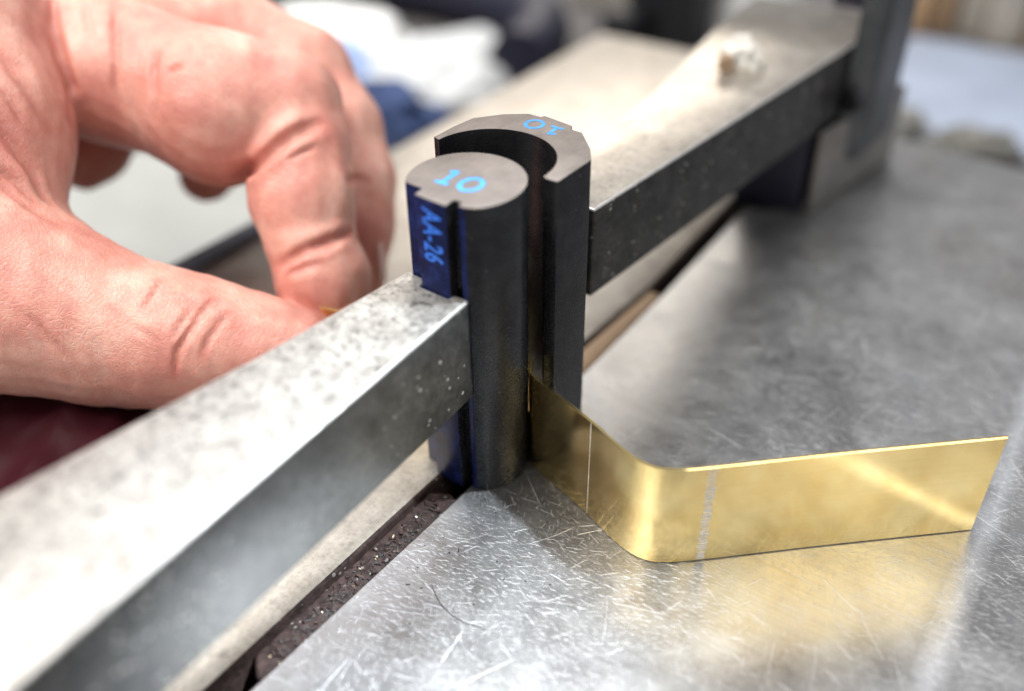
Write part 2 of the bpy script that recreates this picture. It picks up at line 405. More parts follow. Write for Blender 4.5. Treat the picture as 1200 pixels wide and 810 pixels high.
body = from_bm('machine_base', box_bm(-108, 150, -120, 200, -60, -26.3, 2), M['column'], None, 40)
tag(body, 'grey machine base under the table and ledge', kind='structure')


# dirty filler strip in the slot, front piece with a chamfered end
fs = from_bm('slot_strip', poly_prism([(-8.3, -49.5), (-4.6, -52.8), (-3.15, -51.5), (-0.25, -1.2), (-3.0, -0.4), (-6.5, -2.6)], -9, -1.3, 0.7, 3), M['grime'], None, 40, (-4, -25, -9))
tag(fs, 'brown greasy steel strip lying in the slot in front of the black dies', 'strip')
fs2 = from_bm('slot_strip', poly_prism([(-4.9, 40.5), (0.6, 40.5), (1.7, 86), (-1.9, 86)], -9, -0.6, 0.5, 2), M['wood2'], None, 40, (-2, 60, -9))
fs2['label'] = 'plain tan strip lying in the slot beyond the black dies'; fs2['category'] = 'strip'

rail = from_bm('ledge_rail', poly_prism([(-122, -130), (-115, -130), (-108.5, 54), (-110.5, 62), (-112.8, 58)], 0.05, 2.4, 0.6, 2), M['railblue'], None, 40, (-110, 60, 0.05))
tag(rail, 'narrow blue grey rail along the outer edge of the pale ledge, behind the thumb', 'rail')

# ---------------------------------------------------------------- clamping bars
def bar(name, poly, z0, z1, label, origin, top='bar_top'):
    root = empty(name, origin); tag(root, label, 'steel bar', 'steel bars on both sides of the dies')
    bm = poly_prism(poly, z0, z1, 0.45, 3)
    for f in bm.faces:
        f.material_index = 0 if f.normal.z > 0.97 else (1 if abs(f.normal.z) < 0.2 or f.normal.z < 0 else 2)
    from_bm('bar_body', bm, [M[top], M['bar_side'], M['worn_edge']], root, 35, origin)
    return root
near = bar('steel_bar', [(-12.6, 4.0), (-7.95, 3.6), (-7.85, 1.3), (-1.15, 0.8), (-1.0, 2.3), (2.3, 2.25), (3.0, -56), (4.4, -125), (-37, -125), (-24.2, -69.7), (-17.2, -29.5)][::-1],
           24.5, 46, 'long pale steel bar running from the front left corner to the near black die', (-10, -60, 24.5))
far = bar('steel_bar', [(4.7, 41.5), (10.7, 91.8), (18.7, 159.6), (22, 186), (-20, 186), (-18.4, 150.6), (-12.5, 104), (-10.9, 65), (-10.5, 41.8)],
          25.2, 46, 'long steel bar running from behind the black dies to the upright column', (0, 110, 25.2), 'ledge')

def pillar(name, poly, z0, z1, material, label, cat, bev=1.0):
    c = Vector((sum(p[0] for p in poly) / len(poly), sum(p[1] for p in poly) / len(poly), z0))
    o = from_bm(name, poly_prism(poly, z0, z1, bev, 2), material, None, 40, c); tag(o, label, cat); return o
colm = empty('machine_column', (27, 175, 0)); tag(colm, 'grey upright steel column at the far end of the bar', 'column')
from_bm('upright', poly_prism([(19.2, 158), (26, 163), (27.5, 188), (22.4, 188)], 12, 150, 1.2, 2), M['column'], colm, 40, (27, 175, 0))
from_bm('foot_bracket', poly_prism([(17.5, 146.5), (19.5, 146), (29, 194), (25, 195)], 0.1, 24.9, 1.0, 2), M['bracket'], colm, 40, (27, 175, 0))
from_bm('cross_beam', box_bm(-60, 18.5, 190, 204, 52, 64, 1.0), M['navy'], colm, 40, (27, 175, 0))
from_bm('side_post', box_bm(3, 14, 188, 200, 46.2, 51.9, 1.0), M['navy'], colm, 40, (27, 175, 0))
from_bm('bolt', tube_bm([(21.2, 156.8, 31), (22.4, 159.6, 31)], 3.2, 16), M['black'], colm, 40, (27, 175, 0))
pillar('support_block', [(-3.5, 142), (15.5, 146), (24, 190), (-2, 190)], 0.05, 24.9, M['navy'], 'dark navy block supporting the far steel bar above the table', 'block', 1.2)

# ---------------------------------------------------------------- bending dies
def arc(cx, cy, r, a0, a1, n):
    return [(cx + r * math.cos(math.radians(a0 + (a1 - a0) * i / n)), cy + r * math.sin(math.radians(a0 + (a1 - a0) * i / n))) for i in range(n + 1)]

def die(name, poly, z1, label, origin):
    root = empty(name, origin); tag(root, label, 'bending die')
    bm = poly_prism(poly, 0.05, z1, 0.16, 2)
    for f in bm.faces:
        c = f.calc_center_median()
        f.material_index = 1 if f.normal.z > 0.3 and c.z > 30 else 0
        if name == 'bending_punch' and f.normal.z < 0.3 and c.x < 2.6 and c.y < 4.6 and f.normal.y < -0.5 and not (c.x > -0.9 and c.y > 3.0): f.material_index = 2
    from_bm('die_body', bm, [M['oxide'], M['face'], M['ink']], root, 25, origin)
    return root
male_poly = arc(-3.35, 10.5, 10.4, -45, 217, 90) + [(-7.75, 4.05), (-7.6, 1.65), (-4.2, 1.35), (-0.9, 1.15), (-0.85, 3.6), (0.75, 3.6), (0.85, 2.35), (2.0, 2.25)]
male = die('bending_punch', male_poly, 64, 'black keyed cylinder die with blue 10 on top and blue AA-26 down its side', (-3.35, 10.5, 0.05))
fem_poly = ([(10.2, 17.8), (10.9, 28.1), (8.6, 31.8), (3.9, 36.9), (1.4, 37.1), (0.9, 38.5), (-5.9, 39.7), (-6.3, 38.9), (-9.1, 38.9), (-13, 36.2), (-16.9, 31.7), (-17.8, 26.6), (-18.2, 21.0), (-16.8, 20.6)]
            + arc(-4.8, 19.4, 12.0, 174, -5, 60) + [(7.8, 17.9)])
female = die('bending_die', fem_poly, 64, 'black crescent shaped die with an upside down blue 10, behind the cylinder die', (-3, 30, 0.05))

def stroke_bm(paths, z, width, th=0.03):
    """flat printed strokes on a horizontal face"""
    bm = bmesh.new()
    for pts, closed in paths:
        z += 0.006
        n = len(pts); L = []; R = []
        for i, p in enumerate(pts):
            p = Vector(p)
            a = Vector(pts[(i - 1) % n] if closed or i else pts[0]); b = Vector(pts[(i + 1) % n] if closed or i < n - 1 else pts[-1])
            d = (b - a).normalized(); nn = Vector((-d.y, d.x)) * width / 2
            L.append(p + nn); R.append(p - nn)
        rng = range(n) if closed else range(n - 1)
        lv = [[bm.verts.new((q.x, q.y, zz)) for q in L] for zz in (z, z + th)]
        rv = [[bm.verts.new((q.x, q.y, zz)) for q in R] for zz in (z, z + th)]
        for i in rng:
            j = (i + 1) % n
            bm.faces.new((rv[1][i], rv[1][j], lv[1][j], lv[1][i]))
            bm.faces.new((lv[0][i], lv[0][j], lv[1][j], lv[1][i])); bm.faces.new((rv[0][i], rv[0][j], rv[1][j], rv[1][i]))
        if not closed:
            for i in (0, n - 1): bm.faces.new((lv[0][i], lv[1][i], rv[1][i], rv[0][i]))
    return bm

def digit_one(cx, cy, h, rot):
    c, s = math.cos(rot), math.sin(rot)
    T = lambda x, y: (cx + x * c - y * s, cy + x * s + y * c)
    return [([T(0.05, -h / 2 + .25), T(0.05, -.3), T(0.05, h / 2 - .1)], False), ([T(0.3, h / 2 - 0.35), T(-0.35, h / 2 - .5), T(-1.15, h / 2 - .9)], False), ([T(-1.25, -h / 2), T(1.35, -h / 2)], False)]
def digit_zero(cx, cy, h, w, rot):
    c, s = math.cos(rot), math.sin(rot); out = []
    for i in range(40):
        a = 2 * math.pi * i / 40; x = w / 2 * math.cos(a); y = h / 2 * math.sin(a)
        out.append((cx + x * c - y * s, cy + x * s + y * c))
    return [(out, True)]
from_bm('digit_one', stroke_bm(digit_one(-6.2, 9.7, 4.9, 0.0), 64.0, 0.95), M['blue_print'], male)
from_bm('digit_zero', stroke_bm(digit_zero(-1.5, 9.3, 4.6, 3.6, 0.0), 64.0, 0.9), M['blue_print'], male)
from_bm('digit_one', stroke_bm(digit_one(-1.0, 34.6, 3.4, math.pi), 64.0, 0.72), M['blue_print'], female)
from_bm('digit_zero', stroke_bm(digit_zero(-5.5, 35.4, 3.6, 3.3, math.pi), 64.0, 0.72), M['blue_print'], female)

fc = bpy.data.curves.new('inscription', 'FONT'); fc.body = 'AA-26'; fc.size = 5.8 * MM; fc.extrude = 0.02 * MM; fc.space_character = 1.10; fc.offset = 0.10 * MM
tmp = bpy.data.objects.new('text_source', fc); link(tmp); dg = bpy.context.evaluated_depsgraph_get()
tme = bpy.data.meshes.new_from_object(tmp.evaluated_get(dg)); bpy.data.objects.remove(tmp); tme.transform(Matrix.Scale(0.62, 4, Vector((1, 0, 0)))); tme.materials.clear(); tme.materials.append(M['blue_deep'])
tx = bpy.data.objects.new('inscription', tme); link(tx, male)
# reads downwards on the front face, letter tops to the right
ux = Vector((0, 0, -1)); uy = Vector((1, -0.075, 0)).normalized(); uz = ux.cross(uy)
mm_ = Matrix((( ux.x, uy.x, uz.x, 0), (ux.y, uy.y, uz.y, 0), (ux.z, uy.z, uz.z, 0), (0, 0, 0, 1)))
tx.matrix_local = Matrix.Translation(Vector((-6.0, 1.43, 62.2)) * MM - male.location) @ mm_

# ---------------------------------------------------------------- brass strip
def strip_path():
    pts = [(-51, 8.0), (-42, 9.8), (-30, 13.6), (-20, 16.9), (-12.5, 19.4), (-8.0, 20.9), (-3.4, 21.6), (0.6, 20.8), (3.7, 18.9), (5.7, 16.6), (6.9, 14.8), (9.0, 13.7), (14, 12.0), (19, 10.3), (24, 8.6), (28.4, 6.75), (32.4, 5.15), (36.0, 4.35), (39.4, 4.6), (42.4, 6.15), (45.2, 8.35), (48.7, 11.35), (55, 16.9), (63.2, 24.1), (75, 34.2), (87.1, 44.5)]
    return [Vector((p.x, p.y)) for p in spline([(x, y, 0) for x, y in pts], 7)]
sp = strip_path()
def strip_bm(path, z0, z1, th, off=0.0):
    bm = bmesh.new(); cols = []
    for i, p in enumerate(path):
        d = (path[min(i + 1, len(path) - 1)] - path[max(i - 1, 0)]).normalized(); n = Vector((-d.y, d.x))
        a = p + n * (th / 2 + off); b = p - n * (th / 2 - off)
        cols.append([bm.verts.new((q.x, q.y, z)) for q, z in ((a, z0), (a, z1 - .12), (a - n * .12 if th > .4 else a, z1), (b + n * .12 if th > .4 else b, z1), (b, z1 - .12), (b, z0))] if th > .4 else
                    [bm.verts.new((q.x, q.y, z)) for q, z in ((a, z0), (a, z1), (b, z1), (b, z0))])
    for A, B in zip(cols[:-1], cols[1:]):
        for k in range(len(A)): bm.faces.new((A[k], A[(k + 1) % len(A)], B[(k + 1) % len(A)], B[k]))
    bm.faces.new(cols[0]); bm.faces.new(cols[-1][::-1]); return bm
brass = from_bm('brass_strip', strip_bm(sp, 0.25, 23.8, 0.7), M['brass'], None, 30, (24, 8.6, 0.25))
tag(brass, 'bent shiny brass strip standing on edge on the steel table, held between the dies', 'brass strip')
def scribe(center, halfw, z0, z1, name='scribed_line'):
    i = min(range(len(sp)), key=lambda k: (sp[k] - Vector(center)).length)
    d = (sp[i + 1] - sp[i - 1]).normalized(); n = Vector((-d.y, d.x)); c = sp[i] - n * 0.36
    path = [c - d * halfw, c, c + d * halfw]
    return from_bm(name, strip_bm(path, z0, z1, 0.03), M['wornmark'], brass)
zz = 0.4
while zz < 23.4:
    z2 = min(23.7, zz + random.uniform(0.8, 2.6))
    scribe((24, 8.6), random.uniform(0.09, 0.19), zz, z2 - random.uniform(0.0, 0.15)); zz = z2
for k in range(30):
    z = 0.5 + k * 0.77
    # a ladder of short scribed ticks
    i = min(range(len(sp)), key=lambda q: (sp[q] - Vector((47.2, 10.0))).length)
    d = (sp[i + 1] - sp[i - 1]).normalized(); n = Vector((-d.y, d.x))
    hw = random.uniform(.72, .95); c = sp[i] - n * 0.362 + d * random.uniform(-.12, .12)
    from_bm('scribed_tick', strip_bm([c - d * hw, c + d * hw], z, z + random.uniform(.42, .70), 0.03), M['wornmark'], brass)

# ---------------------------------------------------------------- swarf, grit
def chips(name, n, region, size, material, label, seed, z):
    rs = random.Random(seed); bm = bmesh.new()
    for _ in range(n):
        x, y = region(rs); s = rs.uniform(*size); l = s * rs.uniform(.8, 3.2); a = rs.uniform(0, 6.28); t = rs.uniform(-.5, .5)
        R = Matrix.Rotation(a, 3, 'Z') @ Matrix.Rotation(t, 3, 'Y')
        vs = [bm.verts.new(Vector((x, y, z + s * .4)) + R @ Vector((u * l / 2, v * s / 2, w * s * .22 + rs.uniform(-.05, .05)))) for u, v, w in ((-1, -1, -1), (1, -.6, -1), (1, .8, -1), (-1, 1, -1), (-.8, -.7, 1), (.9, -.5, 1), (.7, .7, 1), (-.9, .8, 1))]
        for f in ((0, 3, 2, 1), (4, 5, 6, 7), (0, 1, 5, 4), (1, 2, 6, 5), (2, 3, 7, 6), (3, 0, 4, 7)): bm.faces.new([vs[q] for q in f])
    o = from_bm(name, bm, material, None); tag(o, label, kind='stuff'); return o
chips('brass_swarf', 16, lambda r: (lambda y: (-5.9 + (y + 50) * 0.022 + r.uniform(0, 3.3), y))(r.uniform(-49, -6)), (0.12, 0.42), M['chip'], 'tiny bright brass chips scattered on the greasy strip', 3, -1.3)
chips('grit', 240, lambda r: (lambda y: (-6.2 + (y + 50) * 0.028 + r.uniform(0, 3.6), y))(r.uniform(-49, -5)), (0.12, 0.4), M['dirt'], 'dark grit scattered on the greasy strip', 4, -1.3)
chips('grease_crumbs', 160, lambda r: (lambda y: (-6.6 + (y + 50) * 0.03 + r.uniform(0, 4.0), y))(r.uniform(-50, -4)), (0.25, 0.8), M['grime'], 'lumps of brown grease and filings on the dirty strip', 14, -1.42)
chips('table_grit', 46, lambda r: (1.0 + abs(r.gauss(0, 22)), r.uniform(-58, 2)), (0.06, 0.24), M['dirt'], 'tiny dark specks of grit on the steel table', 5, 0.0)
hair = from_bm('fallen_hair', tube_bm(spline([(9, -22, .1), (13, -24.5, .14), (17.5, -25.4, .1), (22.5, -24.6, .1)], 6), 0.055, 6), M['dirt'], None, 60)
tag(hair, 'fine dark hair lying on the steel table', 'hair')

# ---------------------------------------------------------------- blurred things behind
def thing(name, bm, material, label, cat, group=None, smooth=50):
    o = from_bm(name, bm, material, None, smooth); tag(o, label, cat, group); return o
lump = empty('foam_lump', (-3, 127, 46)); tag(lump, 'small crumpled white foam lump with a brown core on the far bar', 'foam lump')
from_bm('foam', crumple_bm(-1.5, 130, 46.05, 7.5, 4.5, 7.5, 3, .3), M['foam'], lump, 50)
from_bm('core', tube_bm([(-3.5, 124.2, 48.4), (-2.5, 121.5, 48.2)], 2.0, 12), M['wood2'], lump, 50)
thing('paper_bag', crumple_bm(-300, 285, -60, 60, 42, 34, 5, .22), M['white'], 'bright white crumpled paper lying behind the fingers', 'crumpled paper')
thing('paper_bag', crumple_bm(-222, 292, -60, 44, 52, 26, 8, .2), M['pale'], 'pale grey crumpled bag beside the bright white paper', 'bag')
thing('blue_cloth', crumple_bm(-232, 228, -60, 56, 30, 22, 11, .35), M['bluecloth'], 'dark blue bundled cloth beside the fingertips', 'cloth')
thing('light_blue_cloth', crumple_bm(-268, 262, -60, 26, 14, 26, 12, .3), M['lightblue'], 'light blue folded cloth in front of the white paper', 'cloth')
thing('black_hose', tube_bm(spline([(-420, 360, -50), (-338, 372, -42), (-255, 372, -42), (-208, 356, -42), (-188, 325, -42), (-180, 296, -42)], 8), 17, 16), M['navy'], 'thick dark navy hose curving over the bench behind the dies', 'hose')
thing('dark_case', box_bm(-560, -330, 400, 520, -60, -10, 5), M['wood2'], 'blurred dark brown case at the top left', 'case')
thing('dark_case', box_bm(-330, -286, 396, 470, -60, -20, 4), M['greycloth'], 'blurred grey case at the top edge left of the blue jar', 'case')
thing('blue_jar', tube_bm([(-262, 425, -60), (-262, 425, -30), (-262, 425, -24)], 20, 24, [20, 20, 16]), M['tealblue'], 'deep blue jar at the top edge behind the hose', 'jar')
clampt = empty('black_clamp', (-146, 411, -60)); tag(clampt, 'blurred black tool standing behind the far bar', 'tool')
from_bm('tool_body', box_bm(-172, -128, 395, 425, -60, 20, 4), M['black'], clampt, 40)
from_bm('tool_foot', box_bm(-176, -156, 372, 394.5, -60, -36, 3), M['black'], clampt, 40)
thing('white_tub', tube_bm([(-117, 452, -60), (-117, 452, 10)], 26, 28), M['white'], 'blurred white tub at the top edge beside the black tool', 'tub')
thing('grey_board', box_bm(-236, -176, 440, 480, -60, -30, 3), M['greywood'], 'blurred beige grey board at the top edge left of the black tool', 'board')
thing('paper_sheet', crumple_bm(-245, 105, -60, 105, 52, 9, 21, .12), M['sheet'], 'white paper lying on the bench, seen between thumb and forefinger', 'paper')
thing('plastic_sheet', box_bm(-30, 150, 352, 486, -60, -56.5, 1), M['paleblue'], 'pale blue plastic sheet on the bench at the right', 'plastic sheet')
thing('grey_rag', crumple_bm(-6, 352, -60, 26, 14, 16, 31, .3, rot=.5), M['greycloth'], 'small dull grey rag behind the table corner', 'rag')
thing('grey_rag', crumple_bm(34, 344, -56.4, 24, 9, 12, 32, .3, rot=.3), M['greycloth'], 'dark grey rag lying on the pale blue sheet', 'rag')
x = -46
for k, (w, mt) in enumerate(((20, 'wood'), (14, 'wood2'), (17, 'greywood'), (22, 'greywood'), (15, 'wood2'), (26, 'wood'), (30, 'greywood'))):
    thing('wooden_block', box_bm(x, x + w - 1.5, 500 + 5 * (k % 3), 540, -60, 10 + 4 * (k % 2), 2), M[mt],
          ('tan wooden block next to the upright column', 'narrow brown wooden block, second from the column', 'grey beige block in the row, third from the column', 'wide grey beige block in the middle of the row',
           'dark brown wooden block right of the grey blocks', 'bright tan wooden block at the top right corner', 'grey block beyond the right edge of the row')[k], 'wooden block', 'row of wooden blocks at the back')
    x += w
# ---------------------------------------------------------------- signed-distance sculpting of the hand (millimetres)
def cone_sdf(p, a, b, ra, rb):
    a = np.asarray(a, np.float32); b = np.asarray(b, np.float32)
    ab = b - a; L = float(ab @ ab)
    q = p - a
    t = np.clip((q @ ab) / max(L, 1e-6), 0, 1)
    d = q - t[..., None] * ab
    return np.sqrt((d * d).sum(-1)) - (ra + (rb - ra) * t)

def smin(a, b, k):
    h = np.clip(0.5 + 0.5 * (b - a) / k, 0, 1)
    return b + (a - b) * h - k * h * (1 - h)

def seg_dist(p, pts, param=False):
    best = None; L = [float(np.linalg.norm(b - a)) for a, b in zip(pts[:-1], pts[1:])]; tot = sum(L); acc = 0.0; bt = None
    for a, b, l in zip(pts[:-1], pts[1:], L):
        ab = b - a; t = np.clip(((p - a) @ ab) / max(l * l, 1e-6), 0, 1)
        d = np.sqrt(((p - a - t[..., None] * ab) ** 2).sum(-1)); u = (acc + t * l) / tot
        if best is None: best, bt = d, u
        else: m = d < best; best = np.where(m, d, best); bt = np.where(m, u, bt)
        acc += l
    return (best, bt) if param else best

def hand_sdf(p):
    total = None
    for grp in HAND_GROUPS:
        d = None
        for a, b, ra, rb in grp['cones']:
            c = cone_sdf(p, a, b, ra, rb)
            d = c if d is None else smin(d, c, grp['k'])
        total = d if total is None else smin(total, d, grp['join'])
    return total

def hand_creases(p, d):
    for pts, depth, width in HAND_CREASES:
        pts = np.asarray(pts, np.float32)
        lo = pts.min(0) - 4 * width; hi = pts.max(0) + 4 * width
        m = ((p > lo) & (p < hi)).all(-1)
        if not m.any(): continue
        q = p[m]
        s, u = seg_dist(q, pts, True)
        k = depth * np.clip(np.minimum(u, 1 - u) / 0.35 + 0.15, 0, 1)
        d[m] += k * (1.15 * np.exp(-(s / width) ** 2) - 0.15 * np.exp(-((s - 2.6 * width) / (1.6 * width)) ** 2))
    return d

def surface_nets(f, lo, step):
    nx, ny, nz = f.shape
    ins = f < 0
    cor = [(i, j, k) for i in (0, 1) for j in (0, 1) for k in (0, 1)]
    def sl(a, c): return a[c[0]:nx - 1 + c[0], c[1]:ny - 1 + c[1], c[2]:nz - 1 + c[2]]
    cnt = sum(sl(ins, c).astype(np.int8) for c in cor)
    act = (cnt > 0) & (cnt < 8)
    idx = np.full(act.shape, -1, np.int32)
    cells = np.argwhere(act)
    idx[act] = np.arange(len(cells))
    acc = np.zeros((len(cells), 3)); n = np.zeros(len(cells))
    I, J, K = cells.T
    for a in cor:
        for ax in range(3):
            if a[ax]: continue
            b = list(a); b[ax] = 1
            fa = f[I + a[0], J + a[1], K + a[2]]; fb = f[I + b[0], J + b[1], K + b[2]]
            m = (fa < 0) != (fb < 0)
            t = np.where(m, fa / np.where(m, fa - fb, 1), 0)
            P = np.tile(np.array(a, float), (len(cells), 1)); P[:, ax] += t
            acc[m] += P[m]; n[m] += 1
    V = (cells + acc / n[:, None]) * step + lo
    faces = []
    for ax in range(3):
        o = [0, 1, 2]; o.remove(ax); u, v = o
        s0 = [slice(1, -1)] * 3; s0[ax] = slice(0, -1)
        s1 = [slice(1, -1)] * 3; s1[ax] = slice(1, None)
        a = ins[tuple(s0)]; b = ins[tuple(s1)]
        for flip, m in ((False, a & ~b), (True, ~a & b)):
            e = np.argwhere(m)
            e[:, u] += 1; e[:, v] += 1
            def cell(du, dv):
                c = e.copy(); c[:, u] += du; c[:, v] += dv
                return idx[c[:, 0], c[:, 1], c[:, 2]]
            q = np.stack([cell(-1, -1), cell(0, -1), cell(0, 0), cell(-1, 0)], 1)
            if flip ^ (ax == 1): q = q[:, ::-1]
            faces.append(q)
    return V, np.concatenate(faces)
HAND_GROUPS = [{'cones': [((-192.1, -25.9, 61.6), (-158.5, -4.5, 55.1), 37.8, 30.3), ((-164.7, 0.5, 58.6), (-142.3, 28.4, 62.8), 28.7, 18.5),
            ((-185.0, 24.9, 74.0), (-148.4, 51.6, 72.9), 28.5, 18.8), ((-192.1, -25.9, 61.6), (-121.6, -34.2, 33.2), 37.8, 27.2),
            ((-192.1, -25.9, 61.6), (-238.5, -68.3, 65.9), 37.8, 32.3)],
  'join': 1,
  'k': 8},
 {'cones': [((-131.7, -3.6, 66.1), (-114.6, -11.1, 55.1), 23.2, 17.3), ((-114.6, -11.1, 55.1), (-106.0, -21.8, 45.2), 17.3, 17.6)],
  'join': 3.0,
  'k': 6},
 {'cones': [((-129.8, 16.2, 59.9), (-109.7, 23.4, 56.3), 18.4, 15.5), ((-109.7, 23.4, 56.3), (-93.3, 27.4, 53.4), 15.5, 14.5),
            ((-93.3, 27.4, 53.4), (-83.9, 27.9, 52.0), 14.5, 15.8), ((-83.9, 27.9, 52.0), (-72.1, 36.6, 52.8), 15.8, 12.0)],
  'join': 2.0,
  'k': 6},
 {'cones': [((-71.7, 36.0, 51.9), (-65.0, 31.3, 45.0), 11.6, 10.5), ((-65.0, 31.3, 45.0), (-59.6, 24.9, 37.2), 10.5, 11.0),
            ((-59.6, 24.9, 37.2), (-55.4, 21.2, 31.7), 11.0, 9.8)],
  'join': 1.8,
  'k': 4},
 {'cones': [((-54.0, 20.3, 29.7), (-49.4, 17.7, 23.3), 9.4, 9.6), ((-49.4, 17.7, 23.3), (-45.9, 15.1, 17.9), 9.6, 7.9)], 'join': 1.6, 'k': 4},
 {'cones': [((-140.0, 45.8, 67.0), (-111.6, 51.6, 57.2), 17.4, 14.2), ((-111.6, 51.6, 57.2), (-88.5, 57.1, 49.4), 14.2, 11.9),
            ((-88.5, 57.1, 49.4), (-76.5, 54.5, 39.2), 11.9, 11.0), ((-76.5, 54.5, 39.2), (-68.5, 48.7, 28.5), 11.0, 11.0),
            ((-68.5, 48.7, 28.5), (-63.8, 43.6, 21.1), 11.0, 9.7), ((-63.8, 43.6, 21.1), (-57.6, 37.2, 12.7), 9.7, 7.1)],
  'join': 0.4,
  'k': 4},
 {'cones': [((-167.5, 45.7, 60.6), (-141.9, 60.3, 44.4), 16.2, 14.3), ((-141.9, 60.3, 44.4), (-128.8, 64.4, 30.8), 14.3, 10.7),
            ((-128.8, 64.4, 30.8), (-121.9, 51.2, 19.4), 10.7, 7.6), ((-121.9, 51.2, 19.4), (-121.1, 46.8, 17.3), 7.6, 7.1)],
  'join': 0.8,
  'k': 4},
 {'cones': [((-186.9, 24.5, 51.7), (-170.1, 42.3, 37.2), 16.2, 12.2), ((-170.1, 42.3, 37.2), (-152.8, 46.8, 29.2), 12.2, 10.2),
            ((-152.8, 46.8, 29.2), (-149.2, 33.5, 23.6), 10.2, 8.5), ((-149.2, 33.5, 23.6), (-149.1, 28.9, 21.6), 8.5, 7.5)],
  'join': 0.8,
  'k': 4},
 {'cones': [((-118.9, -39.6, 36.9), (-96.3, -30.7, 33.2), 26.3, 21.2), ((-96.3, -30.7, 33.2), (-83.0, -25.6, 28.9), 21.2, 17.0),
            ((-83.0, -25.6, 28.9), (-72.3, -20.6, 24.8), 17.0, 14.6), ((-72.3, -20.6, 24.8), (-62.2, -14.5, 22.4), 14.6, 13.5),
            ((-62.2, -14.5, 22.4), (-53.4, -8.8, 20.4), 13.5, 12.2), ((-53.4, -8.8, 20.4), (-44.3, -2.9, 18.5), 12.2, 9.9),
            ((-44.3, -2.9, 18.5), (-40.4, -0.7, 18.0), 9.9, 8.1)],
  'join': 2.5,
  'k': 5}]
HAND_CREASES = [([(-118.0, 15.8, 75.1), (-112.2, 10.3, 70.2), (-108.3, 7.9, 65.1), (-106.1, 6.8, 60.2), (-99.6, 0.3, 56.3)], 2.4, 0.9),
 ([(-108.5, 24.3, 73.4), (-100.5, 16.9, 69.4), (-97.4, 13.2, 64.6), (-96.9, 10.8, 59.8), (-95.7, 10.3, 53.8)], 0.75, 0.72),
 ([(-89.9, 18.2, 66.9), (-87.4, 14.4, 63.4), (-85.5, 12.2, 59.9), (-84.8, 10.7, 55.4)], 1.65, 0.72),
 ([(-81.9, 17.7, 66.0), (-84.0, 15.3, 64.2)], 0.75, 0.72), ([(-111.1, 18.5, 73.6), (-104.9, 13.7, 69.6), (-103.1, 12.0, 67.1)], 0.45, 0.72),
 ([(-57.4, 31.0, 53.8), (-59.2, 25.1, 52.9), (-61.6, 21.1, 50.4), (-65.3, 18.4, 46.6), (-72.7, 19.8, 41.9)], 5.1, 1.08),
 ([(-55.3, 27.5, 50.6), (-56.5, 23.5, 49.9), (-58.7, 19.8, 48.5)], 0.6, 0.63),
 ([(-45.8, 24.5, 33.7), (-45.6, 18.6, 34.7), (-48.2, 13.4, 34.2), (-51.3, 10.6, 32.0), (-54.0, 9.8, 30.0)], 2.1, 0.81),
 ([(-50.7, 8.9, 29.4), (-47.4, 10.7, 31.3), (-44.8, 13.3, 32.0)], 0.9, 0.72),
 ([(-44.4, 20.2, 33.3), (-45.4, 15.6, 33.6), (-47.1, 12.6, 32.9)], 0.45, 0.54),
 ([(-50.0, 29.9, 42.5), (-60.2, 42.7, 34.8), (-58.4, 44.8, 33.7)], 1.5, 0.72),
 ([(-50.8, -10.4, 33.9), (-50.3, -14.3, 33.2), (-49.9, -18.5, 31.0), (-50.3, -21.2, 28.9), (-50.2, -23.5, 24.2)], 1.12, 0.54),
 ([(-47.3, -10.1, 32.2), (-47.0, -12.8, 31.5), (-46.8, -16.4, 29.7), (-46.7, -19.0, 26.9)], 0.9, 0.5),
 ([(-52.3, -13.7, 34.3), (-51.5, -18.9, 32.0), (-51.6, -21.9, 29.8)], 0.52, 0.54),
 ([(-60.0, -14.3, 37.2), (-58.1, -19.0, 36.2), (-58.3, -21.4, 35.5)], 0.52, 0.54),
 ([(-62.2, -24.8, 36.5), (-58.5, -24.7, 33.9), (-55.2, -23.5, 32.0), (-52.6, -22.6, 30.1)], 0.38, 0.54),
 ([(-72.7, -36.6, 39.5), (-69.1, -35.5, 35.4), (-66.3, -35.0, 31.2), (-64.6, -34.2, 29.3)], 0.45, 0.54),
 ([(-96.5, -17.1, 61.7), (-94.2, -16.3, 58.4), (-91.1, -15.6, 52.4), (-87.1, -16.6, 47.7)], 1.8, 0.99),
 ([(-105.9, -7.1, 72.1), (-101.2, -7.4, 67.8), (-98.2, -6.9, 63.3), (-96.0, -7.1, 58.0)], 0.75, 0.9),
 ([(-92.5, -21.7, 56.5), (-89.9, -20.1, 52.9), (-86.5, -19.8, 49.8)], 0.9, 0.72),
 ([(-91.0, -23.3, 54.8), (-85.3, -22.2, 50.4), (-80.2, -19.6, 46.6)], 0.75, 0.72),
 ([(-100.7, -12.1, 67.8), (-98.4, -11.5, 64.9), (-95.5, -11.9, 60.0)], 0.6, 0.72)]

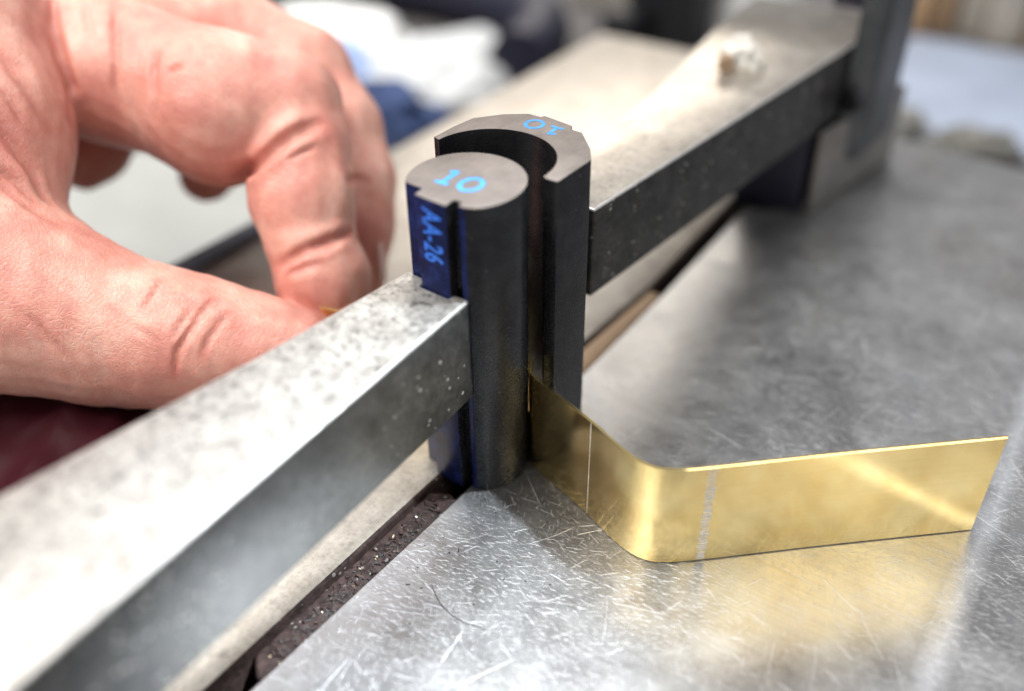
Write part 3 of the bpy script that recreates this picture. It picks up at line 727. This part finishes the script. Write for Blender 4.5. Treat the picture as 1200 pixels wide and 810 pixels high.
# ---------------------------------------------------------------- the hand
def build_hand():
    step = 0.62
    lo = np.array([-215.0, -75.0, -12.0]); hi = np.array([-28.0, 85.0, 112.0])
    dims = np.ceil((hi - lo) / step).astype(int)
    F = np.empty(dims, np.float32)
    ys = lo[1] + np.arange(dims[1]) * step; zs = lo[2] + np.arange(dims[2]) * step
    B = 16
    YY, ZZ = np.meshgrid(ys, zs, indexing='ij')
    for i in range(0, dims[0], B):
        xs = lo[0] + np.arange(i, min(i + B, dims[0])) * step
        P = np.empty((len(xs),) + YY.shape + (3,), np.float32)
        P[..., 0] = xs[:, None, None]; P[..., 1] = YY; P[..., 2] = ZZ
        d = hand_sdf(P)
        X, Y, Z = P[..., 0], P[..., 1], P[..., 2]
        d += 0.22 * np.sin(X * .31 + np.sin(Y * .23) * 2) * np.sin(Y * .27 + 1 + np.sin(Z * .21)) + 0.10 * np.sin(X * .9 + Z * .5) * np.sin(Y * .8 - Z * .7)
        hand_creases(P, d)
        F[i:i + len(xs)] = d
    F[:, -2:, :] = np.maximum(F[:, -2:, :], 1); F[0] = 1; F[-1] = 1; F[:, 0] = 1; F[:, :, 0] = 1; F[:, :, -1] = 1
    V, Q = surface_nets(F, lo, step)
    me = bpy.data.meshes.new('hand')
    me.vertices.add(len(V)); me.vertices.foreach_set('co', (V * MM).astype(np.float32).ravel())
    me.loops.add(len(Q) * 4); me.loops.foreach_set('vertex_index', Q.astype(np.int32).ravel())
    me.polygons.add(len(Q)); me.polygons.foreach_set('loop_start', np.arange(0, len(Q) * 4, 4, dtype=np.int32))
    me.update(calc_edges=True); me.validate()
    me.polygons.foreach_set('use_smooth', [True] * len(me.polygons))
    # flush: redder skin along the folds and at the fingertips
    vf = V.astype(np.float32); fl = np.zeros(len(V))
    for pts, depth, width in HAND_CREASES:
        pts = np.asarray(pts, np.float32); s = seg_dist(vf, pts)
        fl = np.maximum(fl, min(1, depth) * np.exp(-(s / (2.0 * width)) ** 2))
    for c, r in FLUSH: fl = np.maximum(fl, 0.8 * np.exp(-(np.linalg.norm(vf - np.array(c), axis=1) / r) ** 2))
    a = me.attributes.new('flush', 'FLOAT', 'POINT'); a.data.foreach_set('value', fl.astype(np.float32))
    me.materials.append(M['skin'])
    o = bpy.data.objects.new('hand', me); link(o); return o
FLUSH = [((-46, 15, 18), 12), ((-57, 36, 20), 12), ((-64, 20, 50), 10), ((-85, 5, 62), 12)]
hand = build_hand()
tag(hand, 'bare hand pinching the brass strip between thumb and forefinger behind the near bar', 'hand')

palm_shade = from_bm('maroon_shade', crumple_bm(-74, -36, 0.1, 42, 24, 15, 41, .18, rot=-.5), M['maroon'], None, 50, (-78, -40, 0.1))  # added heap; its dark maroon stands in for the palm heel in shadow
tag(palm_shade, 'dark maroon heap added in place of the shaded palm under the hand, left of the near bar', 'cloth')

bm = bmesh.new(); bmesh.ops.create_uvsphere(bm, u_segments=20, v_segments=12, radius=1.0)
bm.transform(Matrix(((0.834, -0.323, -0.447, 0), (0.551, 0.506, 0.663, 0), (-0.013, 0.800, -0.600, 0), (0, 0, 0, 1))) @ Matrix.Diagonal((1.0, 6.2, 4.6, 1)))
bm.transform(Matrix.Translation((-53.0, 41.0, 15.5)))
from_bm('fingernail', bm, M['nail'], hand, 60)
